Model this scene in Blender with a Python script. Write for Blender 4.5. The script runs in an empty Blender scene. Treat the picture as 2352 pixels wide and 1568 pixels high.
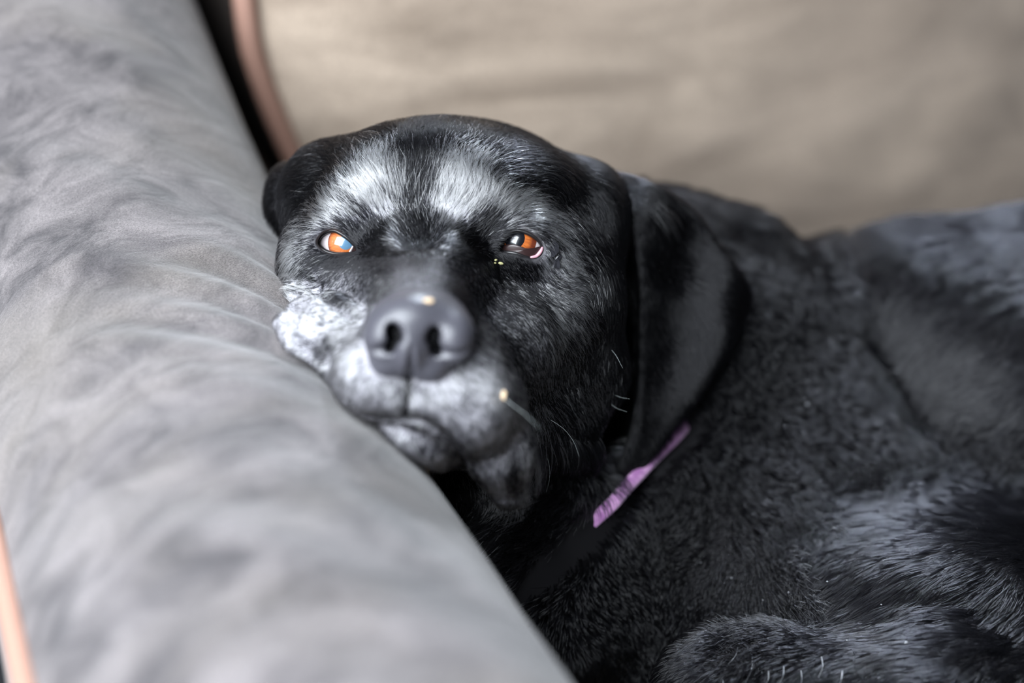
import bpy, bmesh, math, random
import numpy as np
from mathutils import Matrix, Vector

SC = bpy.context.scene
COL = SC.collection
FUR = True
DOF = True

# ------------------------------------------------------------------ camera
F_PX, D0 = 3267.0, 54.0                    # focal length in pixels of a 2352 px wide frame, eye distance in cm
PITCH, YAW = math.radians(30), math.radians(24)
ORIGIN = Vector((0.0, 0.0, 0.62))          # point on the lens axis between the dog's eyes and cheek
FWD = Vector((math.sin(YAW) * math.cos(PITCH), math.cos(YAW) * math.cos(PITCH), -math.sin(PITCH)))
RGT = Vector((math.cos(YAW), -math.sin(YAW), 0.0))
UPV = RGT.cross(FWD)
BASIS = np.array([RGT, UPV, FWD], dtype=np.float64)      # rows: right, up, forward of the dog's face frame (cm)
cam_d = bpy.data.cameras.new('camera')
cam = bpy.data.objects.new('camera', cam_d)
COL.objects.link(cam)
cam_d.sensor_width = 36.0
cam_d.lens = 50.0
cam_d.clip_start = 0.01
m3 = Matrix((RGT, UPV, -FWD)).transposed()
cam.matrix_world = Matrix.Translation(ORIGIN - FWD * (D0 / 100)) @ m3.to_4x4()
cam_d.dof.use_dof = DOF
cam_d.dof.focus_distance = 0.545
cam_d.dof.aperture_fstop = 2.8
SC.camera = cam

# ------------------------------------------------------------------ light
world = bpy.data.worlds.new('room_light')
SC.world = world
world.use_nodes = True
wn = world.node_tree.nodes
wn['Background'].inputs['Color'].default_value = (0.80, 0.86, 1.0, 1)
wn['Background'].inputs['Strength'].default_value = 0.05


def area(name, loc, target, sx, sy, power, color):
    d = bpy.data.lights.new(name, 'AREA')
    d.shape = 'RECTANGLE'
    d.size, d.size_y = sx, sy
    d.energy, d.color = power, color
    o = bpy.data.objects.new(name, d)
    COL.objects.link(o)
    o.location = loc
    o.rotation_euler = (Vector(target) - Vector(loc)).to_track_quat('-Z', 'Y').to_euler()
    return o


def cw(u, v, w):
    """face frame in cm -> world in m"""
    return ORIGIN + (RGT * u + UPV * v + FWD * w) * 0.01


area('window_light', cw(-54, 30, -90), cw(-4, 0, 0), 1.0, 1.1, 50, (0.87, 0.935, 1.0))
sheen_lamp = area('added_sheen_light', cw(44, 165, 60), cw(35, -5, 14), 0.7, 0.6, 3.6, (0.78, 0.88, 1.0))  # added lamp with no visible source, aimed to raise sheen on back and leg
sheen_lamp.data.spread = math.radians(26)

vs = SC.view_settings
vs.view_transform = 'Standard'
vs.look = 'None'
vs.gamma = 1.0
vs.exposure = 0.18
vs.use_curve_mapping = False
SC.cycles.max_bounces = 4
SC.cycles.diffuse_bounces = 2
SC.cycles.glossy_bounces = 2
SC.cycles.transmission_bounces = 3
rng = np.random.default_rng(7)


# ------------------------------------------------------------------ helpers
def mat(name):
    m = bpy.data.materials.new(name)
    m.use_nodes = True
    nt = m.node_tree
    return m, nt, nt.nodes, nt.links, nt.nodes['Principled BSDF']


def tag(o, label=None, cat=None, group=None, kind=None):
    for k, v in (('label', label), ('category', cat), ('group', group), ('kind', kind)):
        if v:
            o[k] = v
    return o


def empty(name, loc):
    o = bpy.data.objects.new(name, None)
    COL.objects.link(o)
    o.location = loc
    o.empty_display_size = 0.05
    return o


def link(o, parent=None):
    COL.objects.link(o)
    if parent is not None:
        o.parent = parent
        o.matrix_parent_inverse = Matrix.Translation(parent.location).inverted()
    return o


def mesh_obj(name, verts, faces, material, parent=None, smooth=True):
    me = bpy.data.meshes.new(name)
    verts = np.asarray(verts, dtype=np.float32)
    if isinstance(faces, np.ndarray):
        n, k = faces.shape
        me.vertices.add(len(verts))
        me.vertices.foreach_set('co', verts.ravel())
        me.loops.add(n * k)
        me.loops.foreach_set('vertex_index', faces.astype(np.int32).ravel())
        me.polygons.add(n)
        me.polygons.foreach_set('loop_start', np.arange(0, n * k, k, dtype=np.int32))
        me.update(calc_edges=True)
        me.validate()
    else:
        me.from_pydata([tuple(v) for v in verts.tolist()], [], faces)
        me.update()
    if smooth:
        me.polygons.foreach_set('use_smooth', np.ones(len(me.polygons), dtype=bool))
    me.materials.append(material)
    o = bpy.data.objects.new(name, me)
    return link(o, parent)


def P(px, py, w):
    """a point of the photograph at depth w (cm behind the eyes) in the face frame, cm"""
    s = (D0 + w) / F_PX
    return np.array([(px - 1176) * s, (784 - py) * s, w])


def to_world(p):
    return np.asarray(p) @ BASIS * 0.01 + np.array(ORIGIN)


def to_face(p):
    return (np.asarray(p) - np.array(ORIGIN)) @ BASIS.T * 100


def tube_mesh(pts, radii, n=10, flat=1.0):
    """closed-end tube through points (any unit)"""
    pts = np.asarray(pts, float)
    k = len(pts)
    radii = np.broadcast_to(np.asarray(radii, float), (k,))
    tan = np.gradient(pts, axis=0)
    tan /= np.linalg.norm(tan, axis=1)[:, None] + 1e-12
    ref = np.array([0.13, 0.27, 0.95])
    a = np.cross(tan, ref)
    a /= np.linalg.norm(a, axis=1)[:, None] + 1e-12
    b = np.cross(tan, a)
    ang = np.linspace(0, 2 * math.pi, n, endpoint=False)
    ring = pts[:, None] + radii[:, None, None] * (np.cos(ang)[None, :, None] * a[:, None] + flat * np.sin(ang)[None, :, None] * b[:, None])
    v = ring.reshape(-1, 3)
    f = []
    for i in range(k - 1):
        for j in range(n):
            f.append((i * n + j, i * n + (j + 1) % n, (i + 1) * n + (j + 1) % n, (i + 1) * n + j))
    f.append(tuple(range(n))[::-1])
    f.append(tuple((k - 1) * n + j for j in range(n)))
    return v, f


def spline(pts, n):
    """Catmull-Rom through control points"""
    p = np.asarray(pts, float)
    p = np.vstack([2 * p[0] - p[1], p, 2 * p[-1] - p[-2]])
    t = np.linspace(0, len(p) - 3 - 1e-6, n)
    i = t.astype(int)
    f = (t - i)[:, None]
    a, b, c, d = p[i], p[i + 1], p[i + 2], p[i + 3]
    return 0.5 * (2 * b + (c - a) * f + (2 * a - 5 * b + 4 * c - d) * f ** 2 + (3 * b - a - 3 * c + d) * f ** 3)


# ------------------------------------------------------------------ implicit surfaces
class Field:
    def __init__(self, xs, ys, zs):
        self.ax = [np.asarray(a, np.float32) for a in (xs, ys, zs)]
        self.f = np.full([len(a) for a in self.ax], 9.0, np.float32)

    def _win(self, lo, hi):
        sl, gr = [], []
        for d in range(3):
            i0 = int(np.searchsorted(self.ax[d], lo[d]))
            i1 = int(np.searchsorted(self.ax[d], hi[d]))
            sl.append(slice(i0, max(i1, i0)))
            sh = [1, 1, 1]
            sh[d] = -1
            gr.append(self.ax[d][sl[-1]].reshape(sh))
        return tuple(sl), gr

    def _blend(self, sl, d, k, op):
        a = self.f[sl]
        if op == 'sub':
            d = -d
            if k > 0:
                h = np.maximum(k - np.abs(a - d), 0) / k
                self.f[sl] = np.maximum(a, d) + h * h * k * 0.25
            else:
                self.f[sl] = np.maximum(a, d)
        else:
            h = np.maximum(k - np.abs(a - d), 0) / k
            self.f[sl] = np.minimum(a, d) - h * h * k * 0.25

    def ell(self, c, r, k=1.0, op='add', rot=0.0):
        c, r = np.asarray(c, np.float32), np.asarray(r, np.float32)
        m = float(r.max()) if rot else None
        e = (np.array([m, m, r[2]]) if rot else r) + k + 1.2
        sl, (x, y, z) = self._win(c - e, c + e)
        x, y, z = x - c[0], y - c[1], z - c[2]
        if rot:
            a = math.radians(rot)
            x, y = x * math.cos(a) + y * math.sin(a), -x * math.sin(a) + y * math.cos(a)
        k0 = np.sqrt((x / r[0]) ** 2 + (y / r[1]) ** 2 + (z / r[2]) ** 2)
        k1 = np.sqrt((x / r[0] ** 2) ** 2 + (y / r[1] ** 2) ** 2 + (z / r[2] ** 2) ** 2)
        self._blend(sl, (k0 * (k0 - 1) / np.maximum(k1, 1e-5)).astype(np.float32), k, op)

    def cap(self, a, ra, b, rb, k=1.0, op='add'):
        a, b = np.asarray(a, np.float32), np.asarray(b, np.float32)
        e = max(ra, rb) + k + 1.2
        sl, (x, y, z) = self._win(np.minimum(a, b) - e, np.maximum(a, b) + e)
        d = b - a
        t = ((x - a[0]) * d[0] + (y - a[1]) * d[1] + (z - a[2]) * d[2]) / float(d @ d)
        t = np.clip(t, 0, 1)
        q = np.sqrt((x - a[0] - t * d[0]) ** 2 + (y - a[1] - t * d[1]) ** 2 + (z - a[2] - t * d[2]) ** 2)
        self._blend(sl, (q - (ra + (rb - ra) * t)).astype(np.float32), k, op)

    def chain(self, pts, radii, k=1.0, op='add'):
        for i in range(len(pts) - 1):
            self.cap(pts[i], radii[i], pts[i + 1], radii[i + 1], k, op)

    def sample(self, p):
        """nearest-cell trilinear sample, p (n,3)"""
        p = np.atleast_2d(p)
        idx, fr = [], []
        for d in range(3):
            a = self.ax[d]
            i = np.clip(np.searchsorted(a, p[:, d]) - 1, 0, len(a) - 2)
            idx.append(i)
            fr.append(np.clip((p[:, d] - a[i]) / (a[i + 1] - a[i]), 0, 1))
        out = 0
        for dx in (0, 1):
            for dy in (0, 1):
                for dz in (0, 1):
                    wgt = (fr[0] if dx else 1 - fr[0]) * (fr[1] if dy else 1 - fr[1]) * (fr[2] if dz else 1 - fr[2])
                    out = out + wgt * self.f[idx[0] + dx, idx[1] + dy, idx[2] + dz]
        return out

    def front(self, px, py, w0=-11.0, w1=38.0):
        """depth of the first surface seen at a spot of the photograph"""
        ws = np.linspace(w0, w1, 1600)
        s = (D0 + ws) / F_PX
        p = np.stack([(px - 1176) * s, (784 - py) * s, ws], 1)
        v = self.sample(p)
        i = np.argmax(v < 0)
        return float(ws[i]) if v[i] < 0 else None

    def mesh(self):
        f = self.f
        s = f < 0
        c = np.zeros([n - 1 for n in f.shape], np.int8)
        for dx in (0, 1):
            for dy in (0, 1):
                for dz in (0, 1):
                    c += s[dx:f.shape[0] - 1 + dx, dy:f.shape[1] - 1 + dy, dz:f.shape[2] - 1 + dz]
        act = np.argwhere((c > 0) & (c < 8))
        ids = np.full(c.shape, -1, np.int32)
        ids[act[:, 0], act[:, 1], act[:, 2]] = np.arange(len(act))
        acc = np.zeros((len(act), 3))
        cnt = np.zeros(len(act))
        cr = [(i, j, k) for i in (0, 1) for j in (0, 1) for k in (0, 1)]
        for p in cr:
            for d in range(3):
                if p[d]:
                    continue
                q = list(p)
                q[d] = 1
                ia, ib = act + p, act + q
                fa = f[ia[:, 0], ia[:, 1], ia[:, 2]]
                fb = f[ib[:, 0], ib[:, 1], ib[:, 2]]
                on = (fa < 0) != (fb < 0)
                t = np.where(on, fa / np.where(on, fa - fb, 1), 0)
                pa = np.stack([self.ax[e][ia[:, e]] for e in range(3)], 1)
                pb = np.stack([self.ax[e][ib[:, e]] for e in range(3)], 1)
                acc += np.where(on[:, None], pa + (pb - pa) * t[:, None], 0)
                cnt += on
        verts = acc / cnt[:, None]
        quads = []
        for d in range(3):
            lo = [slice(1, -1)] * 3
            hi = [slice(1, -1)] * 3
            lo[d] = slice(0, -1)
            hi[d] = slice(1, None)
            a, b = s[tuple(lo)], s[tuple(hi)]
            e = np.argwhere(a != b)
            off = np.ones(3, int)
            off[d] = 0
            g = e + off                      # grid index of the edge start
            flip = a[e[:, 0], e[:, 1], e[:, 2]]
            d1, d2 = (d + 1) % 3, (d + 2) % 3
            q = []
            for o1, o2 in ((-1, -1), (0, -1), (0, 0), (-1, 0)):
                h = g.copy()
                h[:, d1] += o1
                h[:, d2] += o2
                q.append(ids[h[:, 0], h[:, 1], h[:, 2]])
            q = np.stack(q, 1)
            q[~flip] = q[~flip][:, ::-1]
            quads.append(q)
        return verts, np.vstack(quads)


def axis(*segs):
    """(start, step, start2, step2, ..., end) -> coordinates"""
    out = []
    for i in range(0, len(segs) - 1, 2):
        out.append(np.arange(segs[i], segs[i + 2] - segs[i + 1] * 0.4, segs[i + 1]))
    out.append([segs[-1]])
    return np.concatenate(out)


def vertex_normals(v, q):
    n = np.zeros_like(v)
    fn = np.cross(v[q[:, 2]] - v[q[:, 0]], v[q[:, 3]] - v[q[:, 1]])
    for j in range(4):
        for d in range(3):
            n[:, d] += np.bincount(q[:, j], fn[:, d], len(v))
    return n / (np.linalg.norm(n, axis=1)[:, None] + 1e-12)


# ------------------------------------------------------------------ sofa
ARM_X, ARM_R = -12.0, 8.0                   # cm, relative to ORIGIN


def arm_zc(y):
    t = np.clip((np.asarray(y, float) + 4) / 44, 0, 1)
    return -6.0 + 13.6 * t ** 1.9


def arm_sdf_world(p):
    """p in cm relative to ORIGIN, world axes"""
    zc = arm_zc(p[..., 1])
    dx = np.abs(p[..., 0] - ARM_X)
    dz = np.maximum(p[..., 2] - zc, 0)
    return np.sqrt(dx ** 2 + dz ** 2) - ARM_R


def suede(name, base, light, warm, scale=1.0, axis_stretch=(1, 1, 1), rough=0.85):
    m, nt, N, L, b = mat(name)
    tc = N.new('ShaderNodeTexCoord')
    mp = N.new('ShaderNodeMapping')
    mp.inputs['Scale'].default_value = axis_stretch
    L.new(tc.outputs['Object'], mp.inputs['Vector'])
    n1 = N.new('ShaderNodeTexNoise')
    n1.inputs['Scale'].default_value = 18 * scale
    n1.inputs['Detail'].default_value = 6
    n1.inputs['Roughness'].default_value = 0.62
    n1.inputs['Distortion'].default_value = 0.8
    L.new(mp.outputs['Vector'], n1.inputs['Vector'])
    r1 = N.new('ShaderNodeValToRGB')
    r1.color_ramp.elements[0].position = 0.36
    r1.color_ramp.elements[0].color = (*base, 1)
    r1.color_ramp.elements[1].position = 0.66
    r1.color_ramp.elements[1].color = (*light, 1)
    L.new(n1.outputs['Fac'], r1.inputs['Fac'])
    n2 = N.new('ShaderNodeTexNoise')
    n2.inputs['Scale'].default_value = 7 * scale
    n2.inputs['Detail'].default_value = 3
    L.new(mp.outputs['Vector'], n2.inputs['Vector'])
    r2 = N.new('ShaderNodeValToRGB')
    r2.color_ramp.elements[0].position = 0.48
    r2.color_ramp.elements[0].color = (0, 0, 0, 1)
    r2.color_ramp.elements[1].position = 0.75
    r2.color_ramp.elements[1].color = (0.6, 0.6, 0.6, 1)
    L.new(n2.outputs['Fac'], r2.inputs['Fac'])
    mx = N.new('ShaderNodeMix')
    mx.data_type = 'RGBA'
    L.new(r2.outputs['Color'], mx.inputs['Factor'])
    L.new(r1.outputs['Color'], mx.inputs['A'])
    mx.inputs['B'].default_value = (*warm, 1)
    # fine brushed nap
    mp2 = N.new('ShaderNodeMapping')
    mp2.inputs['Scale'].default_value = (1.0, 2.6, 1.0)
    mp2.inputs['Rotation'].default_value = (0, 0, 0.4)
    L.new(tc.outputs['Object'], mp2.inputs['Vector'])
    n3 = N.new('ShaderNodeTexNoise')
    n3.inputs['Scale'].default_value = 1500
    n3.inputs['Detail'].default_value = 3
    L.new(mp2.outputs['Vector'], n3.inputs['Vector'])
    mr = N.new('ShaderNodeMapRange')
    mr.inputs['From Min'].default_value = 0.3
    mr.inputs['From Max'].default_value = 0.7
    mr.inputs['To Min'].default_value = 0.5
    mr.inputs['To Max'].default_value = 1.5
    L.new(n3.outputs['Fac'], mr.inputs['Value'])
    mul = N.new('ShaderNodeMix')
    mul.data_type = 'RGBA'
    mul.blend_type = 'MULTIPLY'
    mul.inputs['Factor'].default_value = 1
    L.new(mx.outputs['Result'], mul.inputs['A'])
    L.new(mr.outputs['Result'], mul.inputs['B'])
    L.new(mul.outputs['Result'], b.inputs['Base Color'])
    b.inputs['Roughness'].default_value = rough
    b.inputs['Sheen Weight'].default_value = 0.35
    b.inputs['Sheen Roughness'].default_value = 0.5
    b.inputs['Specular IOR Level'].default_value = 0.2
    bp = N.new('ShaderNodeBump')
    bp.inputs['Strength'].default_value = 0.25
    bp.inputs['Distance'].default_value = 0.0006
    L.new(n3.outputs['Fac'], bp.inputs['Height'])
    bp2 = N.new('ShaderNodeBump')
    bp2.inputs['Strength'].default_value = 0.5
    bp2.inputs['Distance'].default_value = 0.004
    L.new(n1.outputs['Fac'], bp2.inputs['Height'])
    L.new(bp.outputs['Normal'], bp2.inputs['Normal'])
    L.new(bp2.outputs['Normal'], b.inputs['Normal'])
    return m


M_arm = suede('grey_suede', (0.048, 0.043, 0.046), (0.165, 0.148, 0.149), (0.178, 0.156, 0.137), 1.5, (1.0, 1.5, 1.0))
M_back = suede('beige_suede', (0.245, 0.19, 0.145), (0.475, 0.38, 0.30), (0.515, 0.405, 0.325), 0.6, (0.55, 1.0, 1.6))
M_tan, nt, N, L, b = mat('tan_leather_welt')
b.inputs['Base Color'].default_value = (0.36, 0.205, 0.155, 1)
b.inputs['Roughness'].default_value = 0.6
M_dark, nt, N, L, b = mat('sofa_lining')
b.inputs['Base Color'].default_value = (0.02, 0.018, 0.016, 1)
b.inputs['Roughness'].default_value = 0.95

SEAT_Z = -25.0
sofa = empty('sofa', (0.1, 0.1, 0.0))
tag(sofa, 'grey-brown suede sofa whose rounded padded arm carries the dog\'s head', 'sofa')


def W(p):
    return np.asarray(p, float) * 0.01 + np.array(ORIGIN)


def arm_mesh():
    ys = np.linspace(-46, 44, 300)
    ang = np.linspace(0, math.pi, 97)
    dent = (to_world(P(600, 740, -1.0)) - np.array(ORIGIN)) * 100          # where the cheek pushes the padding together
    prof = [(ARM_R, -34.0 - 0.0)]
    V, Fc = [], []
    sect = [(1.0, 0.0, -1)] + [(math.cos(a), math.sin(a), 0) for a in ang] + [(-1.0, 0.0, -1)]
    r2 = np.random.default_rng(3)
    ph = r2.uniform(0, 6.28, (8,))
    for y in ys:
        zc = float(arm_zc(y))
        for c, s, low in sect:
            x = ARM_X + ARM_R * c
            z = zc + ARM_R * s if not low else -58.0
            if not low:
                amp = 0.13 * s
                z += amp * (math.sin(y * 0.55 + x * 0.4 + ph[0]) + 0.7 * math.sin(y * 0.21 - x * 0.7 + ph[1]) + 0.5 * math.sin(y * 1.1 + x * 1.3 + ph[2]))
                dd = math.sqrt((x - dent[0]) ** 2 + (y - dent[1]) ** 2 + (z - dent[2]) ** 2)
                fold = 0.20 * math.exp(-(dd / 4.5) ** 2) * math.sin(2 * math.pi * ((y - dent[1]) * 0.8 + (x - dent[0]) * 0.6) / 2.1 + 0.6)
                x += fold * c
                z += fold * s
            V.append((x, y, z))
    n = len(sect)
    for i in range(len(ys) - 1):
        for j in range(n - 1):
            Fc.append((i * n + j, (i + 1) * n + j, (i + 1) * n + j + 1, i * n + j + 1))
    Fc.append(tuple(range(n)))
    Fc.append(tuple((len(ys) - 1) * n + j for j in range(n))[::-1])
    for i in range(len(ys) - 1):
        Fc.append((i * n, i * n + n - 1, (i + 1) * n + n - 1, (i + 1) * n))
    return W(V), Fc


v, f = arm_mesh()
arm = mesh_obj('armrest', v, f, M_arm, sofa)
arm['label'] = 'rounded grey suede armrest'
ys = np.linspace(-46, 44, 80)
for side, dz in ((-1, 0.2), (1, -3.2)):
    pts = np.stack([np.full_like(ys, ARM_X + side * (ARM_R - 0.12 if side < 0 else ARM_R - 0.1)), ys, arm_zc(ys) + dz + (3.2 if side < 0 else 0)], 1)
    if side < 0:
        pts[:, 0] = ARM_X - math.sqrt(ARM_R ** 2 - 3.4 ** 2) - 0.12
    vv, ff = tube_mesh(W(pts), 0.0042 if side < 0 else 0.003, 10)
    o = mesh_obj('arm_piping', vv, ff, M_tan, sofa)
    o['label'] = 'tan leather piping along the armrest edge'


def soft_box(name, x0, x1, y0, y1, z0, z1, rad, material, parent, lean=0.0, puff=0.0, res=26, seed=1):
    """rounded padded block from a subdivided cube, cm"""
    bm = bmesh.new()
    bmesh.ops.create_cube(bm, size=2.0)
    bmesh.ops.subdivide_edges(bm, edges=bm.edges[:], cuts=res, use_grid_fill=True)
    c = np.array([(x0 + x1) / 2, (y0 + y1) / 2, (z0 + z1) / 2])
    h = np.array([(x1 - x0) / 2, (y1 - y0) / 2, (z1 - z0) / 2])
    r2 = np.random.default_rng(seed)
    ph = r2.uniform(0, 6.28, 6)
    for vt in bm.verts:
        p = np.array(vt.co) * h
        q = np.clip(p, -(h - rad), h - rad)
        d = p - q
        l = np.linalg.norm(d)
        if l > 1e-6:
            # cube corners pulled onto a rounded edge
            m = np.max(np.abs(d))
            p = q + d / l * m
        fx, fy, fz = np.array(vt.co)
        bulge = (1 - fx ** 4) * (1 - fz ** 4) * puff
        p[1] += math.copysign(bulge, fy) if abs(fy) > 0.5 else 0
        bulge = (1 - fx ** 4) * (1 - fy ** 4) * puff * 0.4
        p[2] += math.copysign(bulge, fz) if abs(fz) > 0.5 else 0
        p[1] += 0.25 * puff * 0.3 * (math.sin(p[0] * 0.21 + ph[0] + p[2] * 0.33) + math.sin(p[0] * 0.45 + ph[1] - p[2] * 0.5))
        w = p + c
        w[1] += (w[2] - z0) * lean
        vt.co = W(w)
    me = bpy.data.meshes.new(name)
    bm.to_mesh(me)
    bm.free()
    me.polygons.foreach_set('use_smooth', np.ones(len(me.polygons), dtype=bool))
    me.materials.append(material)
    return link(bpy.data.objects.new(name, me), parent)


soft_box('seat', -4.0, 120, -44, 30, SEAT_Z - 16, SEAT_Z, 4, M_back, sofa, puff=0.0)
soft_box('base', -4.0, 120, -42, 46, -57, SEAT_Z - 16.2, 1.5, M_dark, sofa)
soft_box('backrest_frame', -20.0, 120, 46.2, 60, -57, 30, 4, M_back, sofa)
def cushion_inset(z):
    return 5.5 * np.clip((3.0 - z) / 16.0, 0, 1) ** 1.4


cush = soft_box('back_cushion', -2.3, 78, 27.5, 43, SEAT_Z + 0.5, 34, 2.2, M_back, None, lean=0.10, puff=1.6, seed=5)
M_side_shade, nt, N, L, b = mat('cushion_side_shade')  # dark colour paints the arm's shade onto the cushion's left side
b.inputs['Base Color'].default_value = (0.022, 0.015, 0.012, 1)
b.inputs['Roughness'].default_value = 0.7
cush.data.materials.append(M_side_shade)
for vt in cush.data.vertices:                      # the lower outer corner rounds away from the arm
    c_ = (np.array(vt.co) - np.array(ORIGIN)) * 100
    vt.co.y += 0.01 * 4.5 * ((c_[0] - 8.0) / 50.0) ** 2        # the padding bows forward near the arm
    vt.co.x += 0.01 * float(cushion_inset(c_[2])) * float(np.clip((20 - c_[0]) / 20, 0, 1))
cush.data.update()
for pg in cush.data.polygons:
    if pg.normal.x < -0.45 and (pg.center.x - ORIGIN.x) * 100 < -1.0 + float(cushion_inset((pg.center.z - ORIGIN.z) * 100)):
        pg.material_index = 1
tag(cush, 'beige brushed suede back cushion behind the dog', 'cushion')
# tan welt round the cushion's front left edge
zz = np.linspace(SEAT_Z + 6, 30, 40)
pts = np.stack([-1.75 + cushion_inset(zz), 27.75 + (zz - SEAT_Z - 0.5) * 0.10 + 0.25, zz], 1)
vv, ff = tube_mesh(W(pts), 0.0062, 10)
o = mesh_obj('cushion_piping', vv, ff, M_tan, cush)
o['label'] = 'tan leather piping on the cushion edge'

# ------------------------------------------------------------------ dog: implicit body
G = Field(axis(-11.5, 0.13, -7.75, 0.075, -5.5, 0.13, -0.75, 0.075, 1.6, 0.13, 6.0, 0.32, 18, 0.6, 56),
          axis(-27, 0.6, -14, 0.32, -7.5, 0.13, 3.0, 0.075, 4.7, 0.13, 10.6),
          axis(-10.5, 0.13, -0.9, 0.075, 1.0, 0.13, 8.0, 0.3, 14, 0.6, 40))
E, C = G.ell, G.cap

# trunk and neck
G.chain([P(1120, 600, 11), P(1500, 795, 17), P(1740, 925, 20)], [5.5, 7.4, 8.3], 2)
E(P(1790, 1210, 17), (9.5, 9.5, 9), 2)
E(P(1680, 595, 16), (2.9, 2.5, 3.0), 0.8)
E(P(2400, 990, 19), (11.5, 11.6, 11), 1.2)
E(P(2090, 730, 19), (5.2, 5.0, 6.5), 2.0)
E(P(2900, 1080, 26), (11, 11, 10), 3)
E(P(1480, 1330, 11.5), (6.5, 7, 6), 3)
E(P(2100, 1480, 9), (13, 7, 8), 3)
E(P(2170, 1455, 4.5), (7.0, 4.6, 5.0), 1.5)
G.chain([P(1700, 1640, 1), P(2150, 1640, 0), P(2650, 1560, 4)], [3.0, 3.0, 4.0], 1.5)
G.chain([P(1150, 1060, 5), P(1245, 1190, 6.5), P(1330, 1330, 8)], [2.3, 3.0, 4.0], 1.5)
G.chain([P(1080, 1120, 3.2), P(1130, 1250, 4.5), P(1230, 1420, 6.0)], [1.6, 2.4, 3.2], 1.2)
# skull
E(P(1045, 540, 7.0), (6.2, 4.85, 7.0), 1.5)
E(P(960, 480, 3.4), (4.4, 3.2, 3.6), 1.5)
E(P(755, 470, 5.2), (1.9, 2.4, 3.0), 1.6)
E(P(1345, 505, 6.0), (1.8, 2.3, 3.2), 1.6)
E(P(852, 475, 1.4), (1.7, 1.4, 1.7), 1.0)
E(P(1085, 480, 1.4), (1.8, 1.4, 1.7), 1.0)
E(P(1190, 450, 3.0), (2.2, 1.8, 2.4), 1.2)
# eye sockets and cheeks
E(P(775, 570, 1.9), (1.7, 1.6, 2.0), 0.9)
E(P(1205, 565, 1.9), (1.9, 1.6, 2.0), 0.9)
E(P(735, 640, 3.0), (1.6, 2.4, 3.0), 0.9)
E(P(790, 645, 0.6), (1.5, 1.2, 1.5), 0.8)
E(P(1285, 690, 4.0), (2.6, 3.8, 3.6), 1.3)
E(P(1335, 850, 5.0), (1.9, 2.1, 3.0), 1.0)
# muzzle
E(P(970, 680, 0.6), (3.0, 2.3, 3.4), 1.3)
C(P(965, 615, 0.6), 1.8, P(962, 752, -5.8), 1.75, 1.2)
E(P(1065, 880, -3.0), (1.9, 2.4, 3.2), 1.2)
E(P(1175, 810, 0.8), (1.7, 2.3, 2.4), 1.2)
E(P(1010, 915, -5.4), (1.5, 1.45, 2.0), 0.7)
E(P(948, 905, -5.9), (1.2, 0.95, 1.6), 0.5)
E(P(1090, 940, -4.9), (1.5, 1.7, 2.1), 0.8)
G.chain([P(1112, 940, -4.0), P(1150, 1040, -3.6), P(1170, 1120, -2.8)], [1.5, 1.15, 0.75], 0.6)
E(P(865, 865, -5.2), (1.55, 1.55, 2.3), 0.8)
def clear(px, py, r):
    w = 3.0
    while w > -3.2 and arm_sdf_world(P(px, py, w) @ BASIS) < r * 0.66:
        w -= 0.1
    return P(px, py, w)


G.chain([P(835, 850, -4.0), P(745, 818, -2.6), clear(700, 788, 0.9), clear(662, 752, 0.62)], [1.5, 1.25, 0.9, 0.62], 0.5)
G.chain([P(850, 790, -3.3), P(765, 732, -1.6), clear(715, 702, 0.72), clear(684, 686, 0.55)], [1.1, 0.92, 0.72, 0.55], 0.3)
C(clear(690, 722, 0.6), 0.6, P(760, 760, -2.2), 0.9, 0.4)
E(P(955, 1005, -4.2), (1.75, 1.05, 2.2), 0.35, rot=-20)
C(P(975, 1010, -3.4), 1.0, P(1260, 960, 4), 2.2, 0.8)
# far ear pressed against the arm
E(P(664, 475, 6.5), (1.0, 1.9, 2.2), 0.5)
# furrow between the brows, folds under the eye
G.chain([P(970, 400, -0.9), P(966, 450, -1.2), P(962, 520, -1.8), P(962, 580, -2.6)], [0.4, 0.5, 0.4, 0.2], 1.0, 'sub')


def ear(poly, w_of, t, k):
    """a flap with an outline in the photograph's directions, its own depth and thickness"""
    poly = np.asarray(poly, float)
    wc = w_of(poly[:, 0], poly[:, 1])
    q = np.array([P(a, b_, c) for (a, b_), c in zip(poly, wc)])
    lo, hi = q.min(0) - 2.0, q.max(0) + 2.0
    sl, (x, y, z) = G._win(lo, hi)
    X, Y = np.broadcast_arrays(x[:, :, 0], y[:, :, 0])
    d2 = np.full(X.shape, 1e9)
    ins = np.zeros(X.shape, bool)
    n = len(q)
    for i in range(n):
        a, c = q[i, :2], q[(i + 1) % n, :2]
        e = c - a
        tt = np.clip(((X - a[0]) * e[0] + (Y - a[1]) * e[1]) / (e @ e), 0, 1)
        d2 = np.minimum(d2, np.hypot(X - a[0] - tt * e[0], Y - a[1] - tt * e[1]))
        cond = ((a[1] > Y) != (c[1] > Y)) & (X < e[0] * (Y - a[1]) / (e[1] if abs(e[1]) > 1e-9 else 1e-9) + a[0])
        ins ^= cond
    d2 = np.where(ins, -d2, d2)
    s = F_PX / (D0 + 8.0)
    W0 = w_of(1176 + X * s, 784 - Y * s)
    th = t * (0.75 + 0.25 * np.clip(-d2 / 0.8, 0, 1))
    dz = np.abs(z - W0[:, :, None]) - th[:, :, None]
    dd = np.broadcast_to((d2 + 0.3)[:, :, None], dz.shape)
    d = np.sqrt(np.maximum(dd, 0) ** 2 + np.maximum(dz, 0) ** 2) + np.minimum(np.maximum(dd, dz), 0) - 0.3
    G._blend(sl, d.astype(np.float32), k, 'add')


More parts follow.
